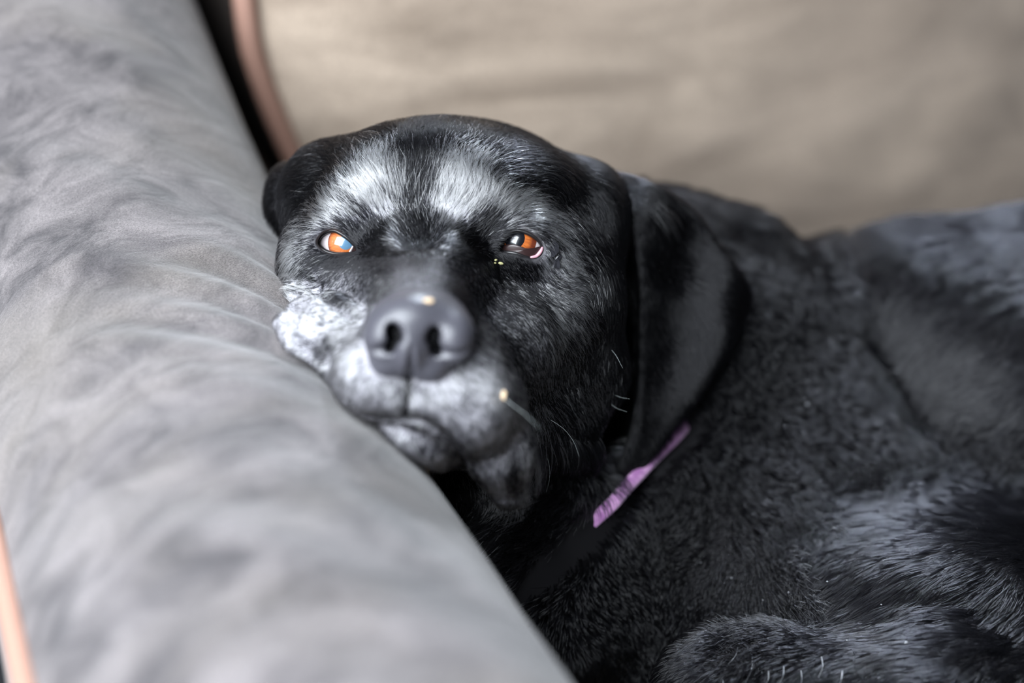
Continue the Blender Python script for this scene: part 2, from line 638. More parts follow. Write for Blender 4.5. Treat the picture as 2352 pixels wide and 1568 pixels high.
EAR = spline([(1385, 400), (1430, 470), (1462, 600), (1466, 760), (1462, 900), (1445, 1000), (1418, 1060), (1428, 1098), (1470, 1088),
              (1530, 1010), (1610, 890), (1690, 770), (1722, 690), (1712, 640), (1660, 575), (1590, 480), (1500, 425), (1400, 395), (1385, 400)], 64)[:-1]


def ear_w(px, py):
    t = np.clip((px - 1450) / 270, -0.3, 1)
    return 6.2 + 3.4 * t ** 2 * np.sign(t) + 0.8 * np.sin((px - 1480) * 0.022 + (py - 700) * 0.004) + 1.5 * np.clip((500 - py) / 130, 0, 1)


ear(EAR, ear_w, 0.28, 0.35)

# the arm presses the cheek, lips and chin flat
def press(c0, c1):
    sl, (x, y, z) = G._win(c0, c1)
    x, y, z = np.broadcast_arrays(x, y, z)
    p = np.stack([x, y, z], -1).reshape(-1, 3)
    d = arm_sdf_world(p @ BASIS).reshape(x.shape) - 0.12
    G._blend(sl, d.astype(np.float32), 0.35, 'sub')


press((-11.5, -20, -10.5), (6, 9, 20))

# creases laid on the finished surface
def crease(pts, r, k=0.12, sink=0.0):
    q = []
    for px, py in pts:
        w = G.front(px, py)
        if w is not None:
            q.append(P(px, py, w + sink))
    G.chain(q, [r] * len(q), k, 'sub')


PHILTRUM = [(942, 845), (938, 900), (930, 955)]
MOUTH = [(838, 950), (880, 957), (928, 958), (975, 962), (1015, 990), (1050, 1030), (1068, 1070)]
crease(spline(PHILTRUM, 8), 0.16, 0.08, 0.06)
crease(spline(MOUTH, 12), 0.12, 0.12, 0.05)
crease(spline([(650, 645), (700, 650), (745, 675), (780, 702), (815, 728)], 9), 0.24, 0.2, 0.05)
crease(spline([(645, 712), (690, 745), (725, 785), (755, 830)], 8), 0.2, 0.3, 0.0)

# eyes: a lid dome, then an almond opening
EYES = {
    'a': dict(c=P(791, 562, 1.12), r=1.06,
              alm=[(727, 556), (736, 541), (752, 531), (770, 529), (792, 541), (812, 558), (825, 577), (810, 583), (790, 585), (768, 584), (748, 578), (735, 568)]),
    'b': dict(c=P(1198, 563, 1.12), r=1.08,
              alm=[(1146, 577), (1158, 548), (1174, 531), (1196, 529), (1222, 539), (1240, 553), (1249, 572), (1244, 586), (1228, 595), (1206, 591), (1184, 583), (1162, 580)]),
}
for e in EYES.values():
    E(e['c'], (e['r'] + 0.3,) * 3, 0.5)
for e in EYES.values():
    E(e['c'], (e['r'] + 0.02,) * 3, 0.0, 'sub')
    q = np.array([P(a, b_, 0.2) for a, b_ in spline(e['alm'] + e['alm'][:1], 40)[:-1]])
    lo, hi = q.min(0) - 1, q.max(0) + 1
    lo[2], hi[2] = -3, e['c'][2]
    sl, (x, y, z) = G._win(lo, hi)
    X, Y = np.broadcast_arrays(x[:, :, 0], y[:, :, 0])
    d2 = np.full(X.shape, 1e9)
    ins = np.zeros(X.shape, bool)
    for i in range(len(q)):
        a, c = q[i, :2], q[(i + 1) % len(q), :2]
        ed = c - a
        tt = np.clip(((X - a[0]) * ed[0] + (Y - a[1]) * ed[1]) / (ed @ ed), 0, 1)
        d2 = np.minimum(d2, np.hypot(X - a[0] - tt * ed[0], Y - a[1] - tt * ed[1]))
        ins ^= ((a[1] > Y) != (c[1] > Y)) & (X < ed[0] * (Y - a[1]) / (ed[1] if abs(ed[1]) > 1e-9 else 1e-9) + a[0])
    d2 = np.where(ins, -d2, d2)
    d = np.broadcast_to(d2[:, :, None], (X.shape[0], X.shape[1], z.shape[2]))
    G._blend(sl, np.ascontiguousarray(d).astype(np.float32), 0.08, 'sub')

BV, BQ = G.mesh()
# keep the outer skin only (drop loose islands far from it) and smooth once
def smooth(v, q, it=1, lam=0.5):
    for _ in range(it):
        s = np.zeros_like(v)
        n = np.zeros(len(v))
        for j in range(4):
            for o_ in (1, 3):
                n += np.bincount(q[:, j], minlength=len(v))
                for d in range(3):
                    s[:, d] += np.bincount(q[:, j], v[q[:, (j + o_) % 4], d], len(v))
        v = v + lam * (s / np.maximum(n, 1)[:, None] - v)
    return v


BV = smooth(BV, BQ, 2, 0.5)
BN = vertex_normals(BV, BQ)
print('dog verts', len(BV))

dog = empty('dog', tuple(to_world(P(1800, 1400, 15)) * np.array([1, 1, 0]) + np.array([0, 0, 0.62 + SEAT_Z * 0.01])))
tag(dog, 'old black dog with grey muzzle and amber eyes, chin resting on sofa arm', 'dog')


# ------------------------------------------------------------------ nose (bare leather, finer grid)
NF = Field(axis(-6.2, 0.055, -0.2), axis(-2.6, 0.055, 3.0), axis(-10.2, 0.055, -4.0))
NF.ell(P(962, 752, -6.6), (1.75, 1.35, 1.5), 0.3)
NF.ell(P(946, 812, -6.5), (1.15, 0.8, 1.25), 0.5)
NF.ell(P(886, 772, -7.35), (0.72, 0.85, 0.85), 0.5)
NF.ell(P(1042, 776, -7.35), (0.72, 0.85, 0.85), 0.5)
NF.ell(P(945, 735, -7.5), (0.95, 0.75, 0.85), 0.6)
NF.ell(P(943, 800, -7.45), (0.5, 0.85, 0.85), 0.4)
NF.ell(P(885, 842, -6.9), (0.55, 0.45, 0.7), 0.5)
NF.ell(P(990, 852, -6.9), (0.55, 0.42, 0.7), 0.5)


def nfront(px, py):
    w = NF.front(px, py, -10.4, -4)
    return -7.0 if w is None else w


def bore(pts, radii, k, depth):
    for (a, b_), r in zip(pts, radii):
        w = nfront(a, b_)
        NF.cap(P(a, b_, w - 0.25), r, P(a, b_, w + depth), r * 0.7, k, 'sub')


slits = [([(896, 798), (882, 804), (866, 807), (852, 804)], [0.2, 0.16, 0.13, 0.08]), ([(1003, 806), (1020, 813), (1042, 816), (1062, 812), (1080, 802)], [0.2, 0.16, 0.13, 0.11, 0.07])]
slit3 = [[P(a, b_, nfront(a, b_)) for a, b_ in q] for q, r in slits]
bore([(902, 757), (907, 772), (905, 788), (895, 799)], [0.24, 0.27, 0.24, 0.18], 0.14, 1.7)
bore([(998, 762), (994, 777), (995, 792), (1003, 806)], [0.2, 0.25, 0.25, 0.18], 0.14, 1.7)
for q3, (q, r) in zip(slit3, slits):
    NF.chain(q3, r, 0.12, 'sub')
gp = [(942, 700), (943, 740), (945, 795), (945, 825), (943, 855), (941, 885)]
NF.chain([P(a, b_, nfront(a, b_) + 0.03) for a, b_ in gp[2:]], [0.05, 0.13, 0.17, 0.2], 0.06, 'sub')
NV, NQ = NF.mesh()
NV = smooth(NV, NQ, 3, 0.5)

M_skin, nt, N, L, b = mat('black_dog_skin')
va = N.new('ShaderNodeVertexColor')
va.layer_name = 'coat'
L.new(va.outputs['Color'], b.inputs['Base Color'])
b.inputs['Roughness'].default_value = 0.65
b.inputs['Specular IOR Level'].default_value = 0.25

M_nose, nt, N, L, b = mat('nose_leather')
tc = N.new('ShaderNodeTexCoord')
vo = N.new('ShaderNodeTexVoronoi')
vo.inputs['Scale'].default_value = 1100
L.new(tc.outputs['Object'], vo.inputs['Vector'])
bp = N.new('ShaderNodeBump')
bp.inputs['Strength'].default_value = 0.35
bp.inputs['Distance'].default_value = 0.0003
L.new(vo.outputs['Distance'], bp.inputs['Height'])
L.new(bp.outputs['Normal'], b.inputs['Normal'])
b.inputs['Base Color'].default_value = (0.062, 0.061, 0.074, 1)
b.inputs['Roughness'].default_value = 0.36
b.inputs['Specular IOR Level'].default_value = 0.6

body = mesh_obj('body', to_world(BV), BQ, M_skin, dog)
body['label'] = 'dog body with black skin under the fur'
nose = mesh_obj('nose', to_world(NV), NQ, M_nose, dog)
nose['label'] = 'bare dark grey nose with two nostrils'


# ------------------------------------------------------------------ coat colour: where the fur has gone grey
def project(p):
    s = F_PX / (D0 + p[:, 2])
    return 1176 + p[:, 0] * s, 784 - p[:, 1] * s


# centre, spreads, turn, share of white hairs
GREY = [
    (866, 428, 42, 58, 0, .99), (842, 470, 58, 40, 0, .95), (780, 475, 50, 28, -35, .75), (715, 520, 45, 22, -40, .65), (670, 580, 24, 40, 0, .5),
    (1062, 428, 50, 64, 10, .98), (1070, 490, 62, 50, 0, .9), (1015, 510, 22, 60, -10, .5), (1150, 468, 60, 34, 0, .7), (1225, 490, 50, 30, 30, .65), (1278, 545, 26, 45, 0, .55),
    (915, 510, 24, 60, 0, .5), (1000, 530, 20, 60, 0, .5),
    (685, 610, 38, 34, 0, .75), (700, 660, 40, 18, 30, .75), (800, 655, 45, 25, 0, .25), (770, 690, 40, 20, 30, .3),
    (720, 715, 70, 42, 25, .95), (665, 750, 45, 50, 0, .95), (740, 820, 90, 60, 35, .93), (815, 830, 36, 110, 0, .95), (800, 900, 70, 40, 20, .8),
    (880, 905, 60, 35, 0, .5), (890, 950, 60, 20, 0, .35), (1050, 900, 70, 65, 0, .8), (1095, 935, 55, 75, 0, .85), (1150, 1020, 55, 90, 0, .65), (1000, 930, 60, 45, 0, .6), (1130, 880, 50, 60, 0, .4), (870, 930, 70, 30, 0, .5),
    (960, 645, 120, 24, 0, .27), (842, 720, 18, 60, 0, .5), (1115, 780, 26, 80, 0, .4), (1195, 1080, 26, 90, 0, .5), (1160, 1120, 45, 60, 0, .5),
    (985, 1058, 75, 20, 12, .9), (900, 1010, 50, 26, 35, .7), (960, 1000, 70, 40, 20, .4),
    (1290, 690, 50, 120, 0, .5), (1300, 620, 40, 40, 0, .45), (1240, 800, 70, 90, 0, .32), (1370, 910, 45, 50, 0, .35), (1255, 980, 50, 80, 0, .22), (1150, 660, 60, 40, 0, .1),
]


def wave(p, f, seed, m=6):
    r2 = np.random.default_rng(seed)
    out = 0
    for _ in range(m):
        d = r2.normal(size=3)
        d *= f * r2.uniform(0.6, 1.6) / np.linalg.norm(d)
        out = out + np.sin(p @ d + r2.uniform(0, 6.28))
    return out / (0.98 * math.sqrt(m))


def grey_share(p):
    x, y = project(p)
    out = np.zeros(len(p))
    for cx, cy, sx, sy, rot, a in GREY:
        r_ = math.radians(rot)
        dx, dy = x - cx, y - cy
        ex, ey = dx * math.cos(r_) + dy * math.sin(r_), -dx * math.sin(r_) + dy * math.cos(r_)
        out = 1 - (1 - out) * (1 - a * np.exp(-0.5 * ((ex / sx) ** 2 + (ey / sy) ** 2) ** 1.3))
    face = np.clip((9.0 - p[:, 2]) / 3.0, 0, 1)                 # only the face is grey
    # dark skin round the eyes and on the bridge keeps its black hair
    for cx, cy, sx, sy in ((850, 590, 45, 60), (790, 550, 50, 30), (1100, 560, 40, 55), (1190, 560, 60, 30), (962, 555, 50, 40), (760, 600, 50, 20), (1165, 600, 50, 22), (860, 520, 26, 22), (1110, 530, 26, 24), (1180, 1090, 16, 45), (775, 688, 30, 13), (738, 806, 20, 26)):  # last two instead paint the lip folds' shade into the coat colour
        out *= 1 - 0.9 * np.exp(-0.5 * (((x - cx) / sx) ** 2 + ((y - cy) / sy) ** 2) ** 1.5)
    return out * face


gs = grey_share(BV)
fx, fy = project(BV)
blot = np.clip(0.55 + 0.8 * wave(BV, 17.0, 23, 20), 0, 1)
muz = gs * np.clip((1.5 - BV[:, 2]) / 2.0, 0, 1) * (0.5 + 0.5 * blot)
base = np.array([0.010, 0.0095, 0.011])
pts_line = np.vstack([spline(PHILTRUM, 30), spline(MOUTH, 60)])


def line_dist(x, y):
    d = np.full(len(x), 1e9)
    for a, b_ in pts_line:
        d = np.minimum(d, (x - a) ** 2 + (y - b_) ** 2)
    return np.sqrt(d)


muz *= np.clip((line_dist(fx, fy) - 5) / 6, 0, 1)
colr = base + muz[:, None] * (np.array([0.40, 0.39, 0.43]) - base)
att = body.data.color_attributes.new('coat', 'FLOAT_COLOR', 'POINT')
att.data.foreach_set('color', np.hstack([colr, np.ones((len(BV), 1))]).astype(np.float32).ravel())

# ------------------------------------------------------------------ eyes
def wet(name, color, rough=0.25, coat=1.0):
    m, nt, N, L, b = mat(name)
    b.inputs['Base Color'].default_value = (*color, 1)
    b.inputs['Roughness'].default_value = rough
    b.inputs['Coat Weight'].default_value = coat
    b.inputs['Coat Roughness'].default_value = 0.02
    return m


M_sclera = wet('eye_white', (0.50, 0.44, 0.45))
M_pupil = wet('pupil', (0.004, 0.005, 0.008))
M_blue_pupil = wet('blue_grey_pupil', (0.075, 0.16, 0.25))  # blue-grey pupil colour, used for one eye only
M_lid = wet('eyelid_skin', (0.008, 0.007, 0.008), 0.4, 0.3)
M_pink = wet('pink_eyelid', (0.55, 0.28, 0.33), 0.35)
M_haw = wet('third_eyelid', (0.024, 0.010, 0.010), 0.4, 0.3)
M_iris, nt, N, L, b = mat('amber_iris')
tc = N.new('ShaderNodeTexCoord')
sp = N.new('ShaderNodeSeparateXYZ')
L.new(tc.outputs['Object'], sp.inputs[0])
at = N.new('ShaderNodeMath')
at.operation = 'ARCTAN2'
L.new(sp.outputs['Y'], at.inputs[0])
L.new(sp.outputs['X'], at.inputs[1])
ln = N.new('ShaderNodeVectorMath')
ln.operation = 'LENGTH'
cx = N.new('ShaderNodeCombineXYZ')
L.new(sp.outputs['X'], cx.inputs['X'])
L.new(sp.outputs['Y'], cx.inputs['Y'])
L.new(cx.outputs[0], ln.inputs[0])
cv = N.new('ShaderNodeCombineXYZ')
ms = N.new('ShaderNodeMath')
ms.operation = 'MULTIPLY'
ms.inputs[1].default_value = 9
L.new(at.outputs[0], ms.inputs[0])
L.new(ms.outputs[0], cv.inputs['X'])
ml = N.new('ShaderNodeMath')
ml.operation = 'MULTIPLY'
ml.inputs[1].default_value = 300
L.new(ln.outputs['Value'], ml.inputs[0])
L.new(ml.outputs[0], cv.inputs['Y'])
nz = N.new('ShaderNodeTexNoise')
nz.inputs['Scale'].default_value = 1.0
nz.inputs['Detail'].default_value = 4
L.new(cv.outputs[0], nz.inputs['Vector'])
rp = N.new('ShaderNodeValToRGB')
rp.color_ramp.elements[0].position = 0.3
rp.color_ramp.elements[0].color = (0.32, 0.072, 0.012, 1)
rp.color_ramp.elements[1].position = 0.7
rp.color_ramp.elements[1].color = (0.55, 0.145, 0.022, 1)
L.new(nz.outputs['Fac'], rp.inputs['Fac'])
rr = N.new('ShaderNodeValToRGB')
rr.color_ramp.elements[0].position = 0.80
rr.color_ramp.elements[0].color = (1, 1, 1, 1)
rr.color_ramp.elements[1].position = 1.0
rr.color_ramp.elements[1].color = (0.25, 0.15, 0.12, 1)
dv = N.new('ShaderNodeMath')
dv.operation = 'DIVIDE'
dv.inputs[1].default_value = 0.0066
L.new(ln.outputs['Value'], dv.inputs[0])
L.new(dv.outputs[0], rr.inputs['Fac'])
mx = N.new('ShaderNodeMix')
mx.data_type = 'RGBA'
mx.blend_type = 'MULTIPLY'
mx.inputs['Factor'].default_value = 1
L.new(rp.outputs['Color'], mx.inputs['A'])
L.new(rr.outputs['Color'], mx.inputs['B'])
L.new(mx.outputs['Result'], b.inputs['Base Color'])
b.inputs['Roughness'].default_value = 0.5
b.inputs['Coat Weight'].default_value = 1.0
b.inputs['Coat Roughness'].default_value = 0.015
b.inputs['Coat IOR'].default_value = 1.7


def dome(r0, r1, R, lift, n=40, rings=10):
    """a ring (or cap when r0 is 0) of the eye's front, local z forward; a cornea bulge is added inside 0.56 cm"""
    V, F_ = [], []
    rs = np.linspace(r0, r1, rings)
    for r in rs:
        z = math.sqrt(R * R - r * r) + lift + 0.10 * max(0.0, 1 - (r / 0.58) ** 2)
        for k in range(n):
            a = 2 * math.pi * k / n
            V.append((r * math.cos(a), r * math.sin(a), z))
    for i in range(rings - 1):
        for k in range(n):
            F_.append((i * n + k, (i + 1) * n + k, (i + 1) * n + (k + 1) % n, i * n + (k + 1) % n))
    return np.array(V) * 0.01, F_


def make_eye(key, gaze_px, pupil_r, iris_r, m_pupil, label):
    e = EYES[key]
    R = e['r'] - 0.02
    c = e['c']
    g = P(*gaze_px, 0.0) - c
    g[2] = -math.sqrt(max(R * R - g[0] ** 2 - g[1] ** 2, 0.1))
    z = Vector((g @ BASIS).tolist()).normalized()
    q = z.to_track_quat('Z', 'Y')
    loc = Vector(to_world(c).tolist())
    bm = bmesh.new()
    bmesh.ops.create_uvsphere(bm, u_segments=48, v_segments=32, radius=R * 0.01)
    me = bpy.data.meshes.new('eye')
    bm.to_mesh(me)
    bm.free()
    me.polygons.foreach_set('use_smooth', np.ones(len(me.polygons), dtype=bool))
    me.materials.append(M_sclera)
    eye = bpy.data.objects.new('eye', me)
    COL.objects.link(eye)
    eye.parent = dog
    eye.location = loc - dog.location
    eye.rotation_mode = 'QUATERNION'
    eye.rotation_quaternion = q
    eye['label'] = label
    for nm, r0, r1, lift, m in (('iris', pupil_r * 0.9, iris_r, 0.012, M_iris), ('pupil', 0.0, pupil_r, 0.016, m_pupil)):
        V, F_ = dome(r0, r1, R, lift)
        o = mesh_obj(nm, V, F_, m)
        o.parent = eye
    return eye


eye_a = make_eye('a', (793, 557), 0.27, 0.66, M_blue_pupil, 'amber eye catching the window light, beside the white cheek')
eye_b = make_eye('b', (1182, 547), 0.40, 0.78, M_pupil, 'half-shaded amber eye with a pink lower lid')


def on_sphere(px, py, c, R):
    """first hit of the line of sight with a sphere"""
    d = P(px, py, 1.0) - P(px, py, 0.0)
    o_ = P(px, py, 0.0)
    oc = o_ - c
    a, b_, cc = d @ d, 2 * d @ oc, oc @ oc - R * R
    disc = b_ * b_ - 4 * a * cc
    t = (-b_ - math.sqrt(disc)) / (2 * a) if disc > 0 else -b_ / (2 * a)
    return o_ + d * t


def part_tube(name, pts, radii, material, parent, n=8, flat=1.0, label=None):
    v, f = tube_mesh(to_world(np.asarray(pts)), np.asarray(radii) * 0.01, n, flat)
    o = mesh_obj(name, v, f, material)
    o.parent = parent
    o.matrix_parent_inverse = Matrix.LocRotScale(parent.location + (parent.parent.location if parent.parent else Vector()), parent.rotation_quaternion if parent.rotation_mode == 'QUATERNION' else None, None).inverted()
    if label:
        o['label'] = label
    return o


def sphere_patch(name, poly, c, R, material, parent, label):
    poly = spline(list(poly) + [poly[0]], 36)[:-1]
    cen = poly.mean(0)
    V, F_ = [], []
    rings = [0.0, 0.35, 0.7, 0.92, 1.0]
    for k, t in enumerate(rings):
        for p in poly:
            q = cen + (p - cen) * t
            V.append(on_sphere(q[0], q[1], c, R - (0.05 if k == 4 else 0)))
    n = len(poly)
    for i in range(4):
        for j in range(n):
            F_.append((i * n + j, (i + 1) * n + j, (i + 1) * n + (j + 1) % n, i * n + (j + 1) % n))
    o = mesh_obj(name, to_world(np.array(V)), F_, material)
    o.parent = parent
    o.matrix_parent_inverse = Matrix.LocRotScale(parent.location + dog.location, parent.rotation_quaternion, None).inverted()
    o['label'] = label
    return o


for key, eo in (('a', eye_a), ('b', eye_b)):
    e = EYES[key]
    loop = spline(e['alm'] + e['alm'][:1], 60)
    part_tube('eyelid_rim', [on_sphere(a, b_, e['c'], e['r'] + 0.10) for a, b_ in loop], [0.105] * 60, M_lid, eo, label='black eyelid rim')
sphere_patch('third_eyelid', [(1147, 576), (1160, 562), (1185, 562), (1210, 570), (1232, 568), (1244, 566), (1250, 580), (1228, 596), (1190, 588), (1160, 582)],
             EYES['b']['c'], EYES['b']['r'] + 0.13, M_haw, eye_b, 'dark brown third eyelid')
part_tube('pink_lid_edge', [on_sphere(a, b_, EYES['b']['c'], EYES['b']['r'] + 0.16) for a, b_ in spline([(1218, 591), (1232, 588), (1242, 577), (1246, 567)], 12)],
          np.array([0.03, 0.05, 0.06, 0.065, 0.07, 0.075, 0.075, 0.075, 0.07, 0.06, 0.05, 0.03]), M_pink, eye_b, label='pink inner edge of the lower eyelid')
sphere_patch('tear_corner', [(812, 562), (826, 577), (815, 584), (804, 582)], EYES['a']['c'], EYES['a']['r'] + 0.09, M_haw, eye_a, 'dark red inner corner of the eye')
part_tube('eyelid_tear_line', [on_sphere(a, b_, EYES['a']['c'], EYES['a']['r'] + 0.07) for a, b_ in spline([(813, 560), (808, 570), (801, 582)], 8)],
          [0.03] * 8, M_sclera, eye_a, label='pale wet line at the inner corner')


# ------------------------------------------------------------------ collar
c_mid = P(1472, 1083, G.front(1472, 1083))
c_dir = P(1555, 995, G.front(1555, 995)) - P(1390, 1170, G.front(1390, 1170))
c_half = np.linalg.norm(c_dir) / 2
c_dir /= np.linalg.norm(c_dir)
c_in = np.array([0, 0, 1.0]) - c_dir[2] * c_dir
c_in /= np.linalg.norm(c_in)
c_cen = c_mid + c_in * 6.5
c_nrm = np.cross(c_dir, c_in)
ring = []
for a in np.linspace(0, 2 * math.pi, 121)[:-1]:
    d = -c_in * math.cos(a) + c_dir * math.sin(a)
    rr_ = np.linspace(0.5, 9.0, 200)
    v_ = G.sample(c_cen + rr_[:, None] * d)
    k_ = int(np.argmax(v_ > 0)) if (v_ > 0).any() else 199
    ring.append(rr_[k_])
ring = np.array(ring)
for _ in range(8):
    ring = (np.roll(ring, 1) + ring + np.roll(ring, -1)) / 3
CR = []
for k_, a in enumerate(np.linspace(0, 2 * math.pi, 121)[:-1]):
    d = -c_in * math.cos(a) + c_dir * math.sin(a)
    s_ = ring[k_] * math.sin(a) / c_half if math.cos(a) > 0 else 9
    off = 0.42 - 0.9 * float(np.clip((abs(s_) - 0.8) / 0.7, 0, 1))
    CR.append(c_cen + d * (ring[k_] + off))
CR = np.array(CR)
out = CR - c_cen
out /= np.linalg.norm(out, axis=1)[:, None]
V, F_ = [], []
for k_ in range(120):
    for sw, so in ((-0.28, -0.1), (-0.28, 0.06), (-0.16, 0.12), (0.16, 0.12), (0.28, 0.06), (0.28, -0.1)):
        V.append(CR[k_] + c_nrm * sw + out[k_] * so)
for k_ in range(120):
    for j in range(6):
        a, b_ = k_ * 6, ((k_ + 1) % 120) * 6
        F_.append((a + j, a + (j + 1) % 6, b_ + (j + 1) % 6, b_ + j))
M_collar, nt, N, L, b = mat('purple_webbing')
tc = N.new('ShaderNodeTexCoord')
nz = N.new('ShaderNodeTexNoise')
nz.inputs['Scale'].default_value = 260
L.new(tc.outputs['Object'], nz.inputs['Vector'])
rp = N.new('ShaderNodeValToRGB')
rp.color_ramp.elements[0].color = (0.50, 0.20, 0.52, 1)
rp.color_ramp.elements[0].position = 0.35
rp.color_ramp.elements[1].color = (0.85, 0.45, 0.82, 1)
rp.color_ramp.elements[1].position = 0.65
L.new(nz.outputs['Fac'], rp.inputs['Fac'])
L.new(rp.outputs['Color'], b.inputs['Base Color'])
b.inputs['Roughness'].default_value = 0.9
b.inputs['Sheen Weight'].default_value = 0.5
collar = mesh_obj('collar', to_world(np.array(V)), F_, M_collar, dog)
collar['label'] = 'worn purple fabric collar showing below the hanging ear'

# ------------------------------------------------------------------ fur
# which way the coat lies: spot in the photograph and direction (right, down)
FLOW = [
    (960, 640, 0, -1), (962, 540, 0, -1), (962, 440, 0, -1), (985, 320, .1, -1), (1090, 290, .3, -1),
    (905, 480, -.15, -1), (900, 400, -.2, -1), (850, 420, -.35, -1), (800, 430, -.7, -.75), (745, 470, -.9, -.5), (690, 530, -1, -.1), (830, 340, -.6, -.7), (720, 400, -.9, -.1),
    (1020, 470, .15, -1), (1040, 390, .25, -1), (1090, 400, .5, -.85), (1090, 470, .45, -.9), (1150, 420, .9, -.5), (1180, 480, .95, -.3), (1240, 490, .95, .3), (1290, 540, .6, .85), (1200, 360, .95, -.2), (1300, 400, .8, .6), (1370, 480, .4, 1), (1390, 650, .1, 1), (1400, 800, .1, 1),
    (880, 590, -.6, -.4), (860, 540, -.5, -.8), (840, 640, -.5, .85), (780, 630, -.6, .8), (720, 600, -.95, .3), (660, 620, -1, .2), (810, 690, -.6, .8),
    (1070, 560, .6, -.5), (1110, 620, .3, .95), (1190, 640, .5, .85), (1290, 640, .85, .5), (1290, 740, .75, .65), (1220, 760, .5, .9), (1150, 760, .5, .9), (1260, 870, .5, .85), (1340, 900, .45, .9), (1390, 930, .6, .8),
    (1060, 650, .5, .3), (860, 670, -.5, .5),
    (810, 760, -.9, -.25), (720, 710, -.9, -.35), (650, 720, -.9, -.3), (660, 800, -.9, .3), (760, 840, -.8, .4), (830, 900, -.5, .7), (880, 920, -.2, .9),
    (1060, 860, .4, .9), (1110, 950, .4, .9), (1190, 980, .2, 1), (1165, 1120, .0, 1), (1000, 930, .1, 1), (950, 1020, .1, 1), (1040, 1050, .3, .9), (1130, 700, .6, .8),
    (1490, 480, .3, 1), (1500, 700, .2, 1), (1490, 950, .1, 1), (1600, 600, .6, .8), (1680, 680, .7, .7), (1580, 850, .45, .9), (1440, 400, .5, .8),
    (640, 480, -.3, 1),
    (1700, 520, .75, .6), (1780, 580, .5, .85), (1850, 700, .7, .7), (1600, 1000, .5, .85), (1800, 900, .7, .7), (1900, 1000, .7, .7), (1250, 1200, -.94, .34), (1240, 1280, -.96, .2), (1150, 1200, -.8, .6), (1400, 1350, .6, .8), (1600, 1250, -.75, .65), (1700, 1300, .2, 1), (1820, 1350, .6, .8), (1750, 1150, .6, .8),
    (2050, 550, -.6, .8), (2200, 650, -.75, .65), (2080, 800, -.6, .8), (2300, 900, -.85, .5), (1950, 1150, -.3, 1), (2100, 1280, -.65, .8), (2300, 1350, -.7, .7), (1950, 1440, -.6, .8), (2200, 1500, -.9, .5), (1750, 1520, -.4, .9), (1850, 1600, -.5, .8), (2000, 1400, -.6, .8), (2000, 1560, -.7, .7), (2350, 500, -.6, .8),
]
FLOW = np.array(FLOW, float)
FLOW[:, 2:] /= np.linalg.norm(FLOW[:, 2:], axis=1)[:, None]


def flow(p):
    x, y = project(p)
    out = np.zeros((len(p), 2))
    for a in range(0, len(p), 20000):
        sl = slice(a, a + 20000)
        d2 = (x[sl, None] - FLOW[None, :, 0]) ** 2 + (y[sl, None] - FLOW[None, :, 1]) ** 2
        wg = 1 / (d2 + 300) ** 1.7
        out[sl] = (wg @ FLOW[:, 2:]) / wg.sum(1)[:, None]
    n = np.linalg.norm(out, axis=1)[:, None]
    return out / (n + 1e-6)


def inside_poly(x, y, poly, pad=0.0):
    poly = np.asarray(poly, float)
    c = poly.mean(0)
    poly = c + (poly - c) * (1 + pad)
    ins = np.zeros(len(x), bool)
    n = len(poly)
    for i in range(n):
        a, b_ = poly[i], poly[(i + 1) % n]
        ins ^= ((a[1] > y) != (b_[1] > y)) & (x < (b_[0] - a[0]) * (y - a[1]) / (b_[1] - a[1] + 1e-9) + a[0])
    return ins


def smoothstep(a, b_, x):
    t = np.clip((x - a) / (b_ - a), 0, 1)
    return t * t * (3 - 2 * t)


def near_opening(x, y, p):
    m = np.zeros(len(x), bool)
    for e in EYES.values():
        m |= inside_poly(x, y, spline(e['alm'] + e['alm'][:1], 40)[:-1], 0.12) & (p[:, 2] < 2.0)
        m |= np.linalg.norm(p - e['c'], axis=1) < e['r'] + 0.14
    return m


HEAD_W = 9.0


def regions(p):
    """0 head, 1 muzzle, 2 ear, 3 neck and trunk, 4 leg"""
    x, y = project(p)
    r = np.full(len(p), 3)
    head = (p[:, 0] < 5.2) & (p[:, 1] > -9) & (p[:, 2] < 13) & (y < 1000 + 0 * x)
    head |= (x < 1230) & (y < 1190) & (p[:, 2] < 4)
    r[head] = 0
    r[head & (p[:, 2] < -0.6) & (y > 590)] = 1
    ear_m = inside_poly(x, y, EAR, 0.06) & (np.abs(p[:, 2] - ear_w(x, y)) < 0.9)
    ear_m |= (np.linalg.norm((p - P(664, 475, 6.5)) / np.array([1.3, 2.2, 2.5]), axis=1) < 1.05) & (x < 690)
    r[ear_m] = 2
    r[(r == 3) & (y > 1150) & (x > 1720) & (p[:, 2] < 7)] = 4
    return r


qv = BV[BQ]
qc = qv.mean(1)
qn = np.cross(qv[:, 2] - qv[:, 0], qv[:, 3] - qv[:, 1])
qa = np.linalg.norm(qn, axis=1) * 0.5
qn /= np.linalg.norm(qn, axis=1)[:, None] + 1e-12
qr = regions(qc)
DENS = np.array([440, 600, 220, 75, 110.0])
dens = DENS[qr]
view = qc + np.array([0, 0, D0])
facing = -(qn * view).sum(1) / np.linalg.norm(view, axis=1)
dens = dens * np.where(facing > -0.15, 1.0, 0.12)               # the far side gets a thinner coat
qx, qy = project(qc)
dens[near_opening(qx, qy, qc)] = 0
dn = NF.sample(qc)
inbox = (qc[:, 0] > -6) & (qc[:, 0] < -0.4) & (qc[:, 1] > -2.4) & (qc[:, 1] < 2.8) & (qc[:, 2] < -4.2)
dens[inbox & (dn < 0.06)] = 0
arm_d = arm_sdf_world(qc @ BASIS)
dens[arm_d < 0.28] = 0
dens[(line_dist(qx, qy) < 7) & (qc[:, 2] < 0)] = 0
near = (np.abs(qc - c_mid) < 6).all(1)
cd = np.full(len(qc), 9.0)
